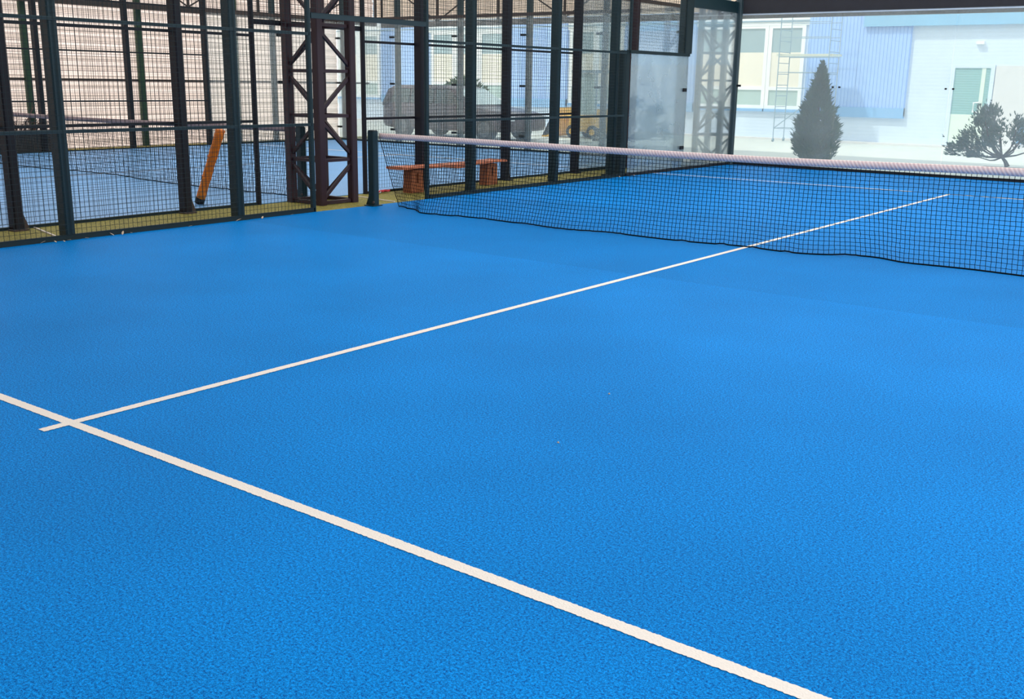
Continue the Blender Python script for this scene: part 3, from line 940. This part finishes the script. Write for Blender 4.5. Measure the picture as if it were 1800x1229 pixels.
t = thing('leafy_bush', (-16.4, 15.4, -0.03), 'green bush showing above the roof of the parked car', 'bush')
rr = random.Random(9); mb = MB()
for k in range(900):
    a, b_ = rr.uniform(0, 6.283), rr.uniform(-0.3, 1.57)
    q = rr.random() ** 0.4
    c = Vector((-16.4 + 1.0 * q * math.cos(a) * math.cos(b_), 15.4 + 0.5 * q * math.sin(a) * math.cos(b_), 0.75 + 0.85 * q * math.sin(b_)))
    spray(mb, c, Vector((math.cos(a), math.sin(a), 0.8)), 0.16, 0.03, rr, 2)
mb.build('foliage', M['bush'], t)
MB().tube([(-16.4, 15.4, -0.03), (-16.4, 15.4, 0.9)], [0.05, 0.02], 6).build('stem', M['bark'], t)

o = MB().box(-16.62, -16.56, -2.0, 2.45, -0.02, 0.42).build('barrier_board', M['barrier'])
tag(o, 'low dark grey board standing before the tan wall at the left edge', 'board')
t = thing('dry_bush', (-16.82, 1.8, -0.01), 'dry twiggy bush against the tan wall at the left edge', 'bush')
rr = random.Random(21); mb = MB()
for k in range(46):
    a = rr.uniform(-1.2, 1.2)
    p = Vector((-16.82, 1.8 + rr.uniform(-0.1, 0.1), -0.01))
    m_ = Vector((-16.82 + rr.uniform(-0.1, 0.06), 1.8 + a * 0.4, rr.uniform(0.35, 0.6)))
    e = Vector((-16.82 + rr.uniform(-0.15, 0.1), 1.8 + a * 0.75 + rr.uniform(-0.2, 0.2), rr.uniform(0.5, 1.05)))
    mb.tube([p, m_, e], [0.012, 0.008, 0.003], 5)
mb.build('twigs', M['twig'], t)

# ------------------------------------------------------------------ car
cx0, cyN = -17.4, 12.85
t = thing('estate_car', (cx0 + 2.4, cyN + 0.85, -0.03), 'dark maroon estate car parked beyond the far glass wall', 'car')
W = 1.72
def ring_yz(x, pts):      # pts: list of (halfwidth, z), mirrored around the car's middle
    c = cyN + W / 2
    L = [Vector((x, c - h, z)) for h, z in pts]
    Rr = [Vector((x, c + h, z)) for h, z in reversed(pts)]
    return L + Rr
ST = [(0.00, 0.34, 0.62, 0.80, 0.72), (0.06, 0.27, 0.66, 0.90, 0.80), (0.5, 0.22, 0.66, 0.93, 0.86), (1.6, 0.22, 0.64, 0.92, 0.86), (3.2, 0.22, 0.62, 0.88, 0.86), (3.9, 0.22, 0.60, 0.80, 0.84), (4.45, 0.24, 0.56, 0.72, 0.80), (4.72, 0.28, 0.50, 0.62, 0.70), (4.80, 0.34, 0.46, 0.54, 0.58)]
mb = MB()
mb.loft([ring_yz(cx0 + x, [(hw * 0.92, zb - 0.02), (hw, zb + 0.08), (hw * 1.0, zm), (hw * 0.96, zt - 0.03), (hw * 0.90, zt)]) for x, zb, zm, zt, hw in ST])
mb.build('body', M['carpaint'], t, smooth=True)
CB = [(0.04, 0.90, 0.0), (0.16, 1.30, 0.8), (0.36, 1.39, 1), (1.6, 1.41, 1), (2.3, 1.385, 1), (2.6, 1.33, 0.9), (3.35, 0.88, 0.0)]
mb = MB()
mb.loft([ring_yz(cx0 + x, [(0.80, 0.82), (0.80 - 0.13 * k, zt - 0.05 * k), (0.70 - 0.1 * k, zt)]) for x, zt, k in CB])
mb.build('cabin', M['carpaint'], t, smooth=True)
def sidewin(a, b, a2, b2):
    for s in (-1, 1):
        c = cyN + W / 2
        f = lambda x, z: Vector((cx0 + x, c + s * (0.812 - 0.13 * (z - 0.86) / 0.5), z))
        mb = MB()
        q = [f(a, 0.92), f(b, 0.92), f(b2, 1.30), f(a2, 1.30)]
        o = Vector((0, s * 0.012, 0))
        mb.loft([[p - o for p in q], [p + o for p in q]])
        mb.build('side_window', M['carglass'], t)
sidewin(0.35, 1.05, 0.45, 1.05); sidewin(1.12, 1.95, 1.12, 1.95); sidewin(2.02, 3.05, 2.02, 2.48)
c = cyN + W / 2
def sheet(name, q, off, m):
    mb = MB(); o = Vector(off)
    mb.loft([[Vector(p) for p in q], [Vector(p) + o for p in q]])
    return mb.build(name, m, t)
sheet('windscreen', [(cx0 + 2.66, c - 0.60, 1.31), (cx0 + 2.66, c + 0.60, 1.31), (cx0 + 3.34, c + 0.74, 0.90), (cx0 + 3.34, c - 0.74, 0.90)], (0.012, 0, 0.018), M['cabglass'])  # paler than the other car glass: glare put into the colour
sheet('rear_window', [(cx0 + 0.10, c - 0.66, 0.95), (cx0 + 0.10, c + 0.66, 0.95), (cx0 + 0.15, c + 0.58, 1.29), (cx0 + 0.15, c - 0.58, 1.29)], (-0.02, 0, 0.01), M['carglass'])
for s in (-1, 1):
    for x in (0.85, 3.85):
        yy = c + s * 0.78
        wv = MB(); wv.bar((cx0 + x, yy - 0.1, 0.28), (cx0 + x, yy + 0.1, 0.28), 0.31, 24, rot=0); wh = wv.build('wheel', M['tyre'], t)
        wv = MB(); wv.bar((cx0 + x, yy + s * 0.09, 0.28), (cx0 + x, yy + s * 0.11, 0.28), 0.2, 16, rot=0); wv.build('rim', M['alloy'], wh)
    MB().box(cx0 + 4.5, cx0 + 4.72, c + s * 0.72 - 0.07, c + s * 0.72 + 0.05, 0.52, 0.64).build('headlamp', M['lamp'], t)
    MB().box(cx0 + 3.0, cx0 + 3.16, c + s * 0.92 - 0.08, c + s * 0.92 + 0.06, 0.86, 0.98).build('wing_mirror', M['carpaint'], t)
    for x in (1.9, 2.9):
        MB().box(cx0 + x - 0.22, cx0 + x - 0.06, c + s * 0.865 - 0.012, c + s * 0.865 + 0.012, 0.76, 0.79).build('door_handle', M['carpaint'], t)

# ------------------------------------------------------------------ yellow machine
t = thing('compact_loader', (-13.1, 16.6, -0.03), 'small yellow machine with a pale glazed cab out in the yard', 'machine')
x0, y0 = -13.15, 16.2
MB().box(x0 - 0.05, x0 + 0.95, y0 + 0.1, y0 + 0.9, 0.16, 0.62).build('body', M['yellow'], t, bevel=0.05)
MB().box(x0 + 0.6, x0 + 1.0, y0 + 0.15, y0 + 0.85, 0.55, 0.80).build('engine_cover', M['yellow'], t, bevel=0.05)
cb = MB()
for (a, b_) in ((x0 + 0.1, y0 + 0.15), (x0 + 0.85, y0 + 0.15), (x0 + 0.85, y0 + 0.85), (x0 + 0.1, y0 + 0.85)):
    cb.post(a, b_, 0.05, 0.05, 0.6, 1.82)
cb.box(x0 + 0.03, x0 + 0.92, y0 + 0.08, y0 + 0.92, 1.80, 1.88)
cbo = cb.build('cab_frame', M['scaf'], t)
MB().box(x0 + 0.13, x0 + 0.82, y0 + 0.14, y0 + 0.16, 0.65, 1.78).build('cab_window', M['cabglass'], cbo)
MB().box(x0 + 0.09, x0 + 0.11, y0 + 0.18, y0 + 0.82, 0.65, 1.78).build('cab_window', M['cabglass'], cbo)
for xx in (x0 + 0.1, x0 + 0.8):
    for yy in (y0 + 0.05, y0 + 0.85):
        wv = MB(); wv.bar((xx, yy, 0.16), (xx, yy + 0.14, 0.16), 0.19, 20, rot=0); wh = wv.build('wheel', M['tyre'], t)
        wv = MB(); wv.bar((xx, yy - 0.01, 0.16), (xx, yy + 0.15, 0.16), 0.09, 12, rot=0); wv.build('hub', M['yellow'], wh)
arm = MB(); arm.tube([(x0 + 0.05, y0 + 0.3, 0.55), (x0 - 0.3, y0 + 0.3, 0.62), (x0 - 0.6, y0 + 0.3, 0.35)], 0.05, 8); arm.tube([(x0 + 0.05, y0 + 0.7, 0.55), (x0 - 0.3, y0 + 0.7, 0.62), (x0 - 0.6, y0 + 0.7, 0.35)], 0.05, 8)
arm.build('lift_arm', M['yellow'], t)
bk = MB()
bk.loft([[Vector((x0 - 0.55, yy, 0.82)), Vector((x0 - 0.50, yy, 0.82)), Vector((x0 - 0.50, yy, 0.08)), Vector((x0 - 0.95, yy, 0.0)), Vector((x0 - 0.95, yy, -0.03)), Vector((x0 - 0.55, yy, 0.0))] for yy in (y0 + 0.05, y0 + 0.95)])
bk.build('bucket', M['yellow'], t)
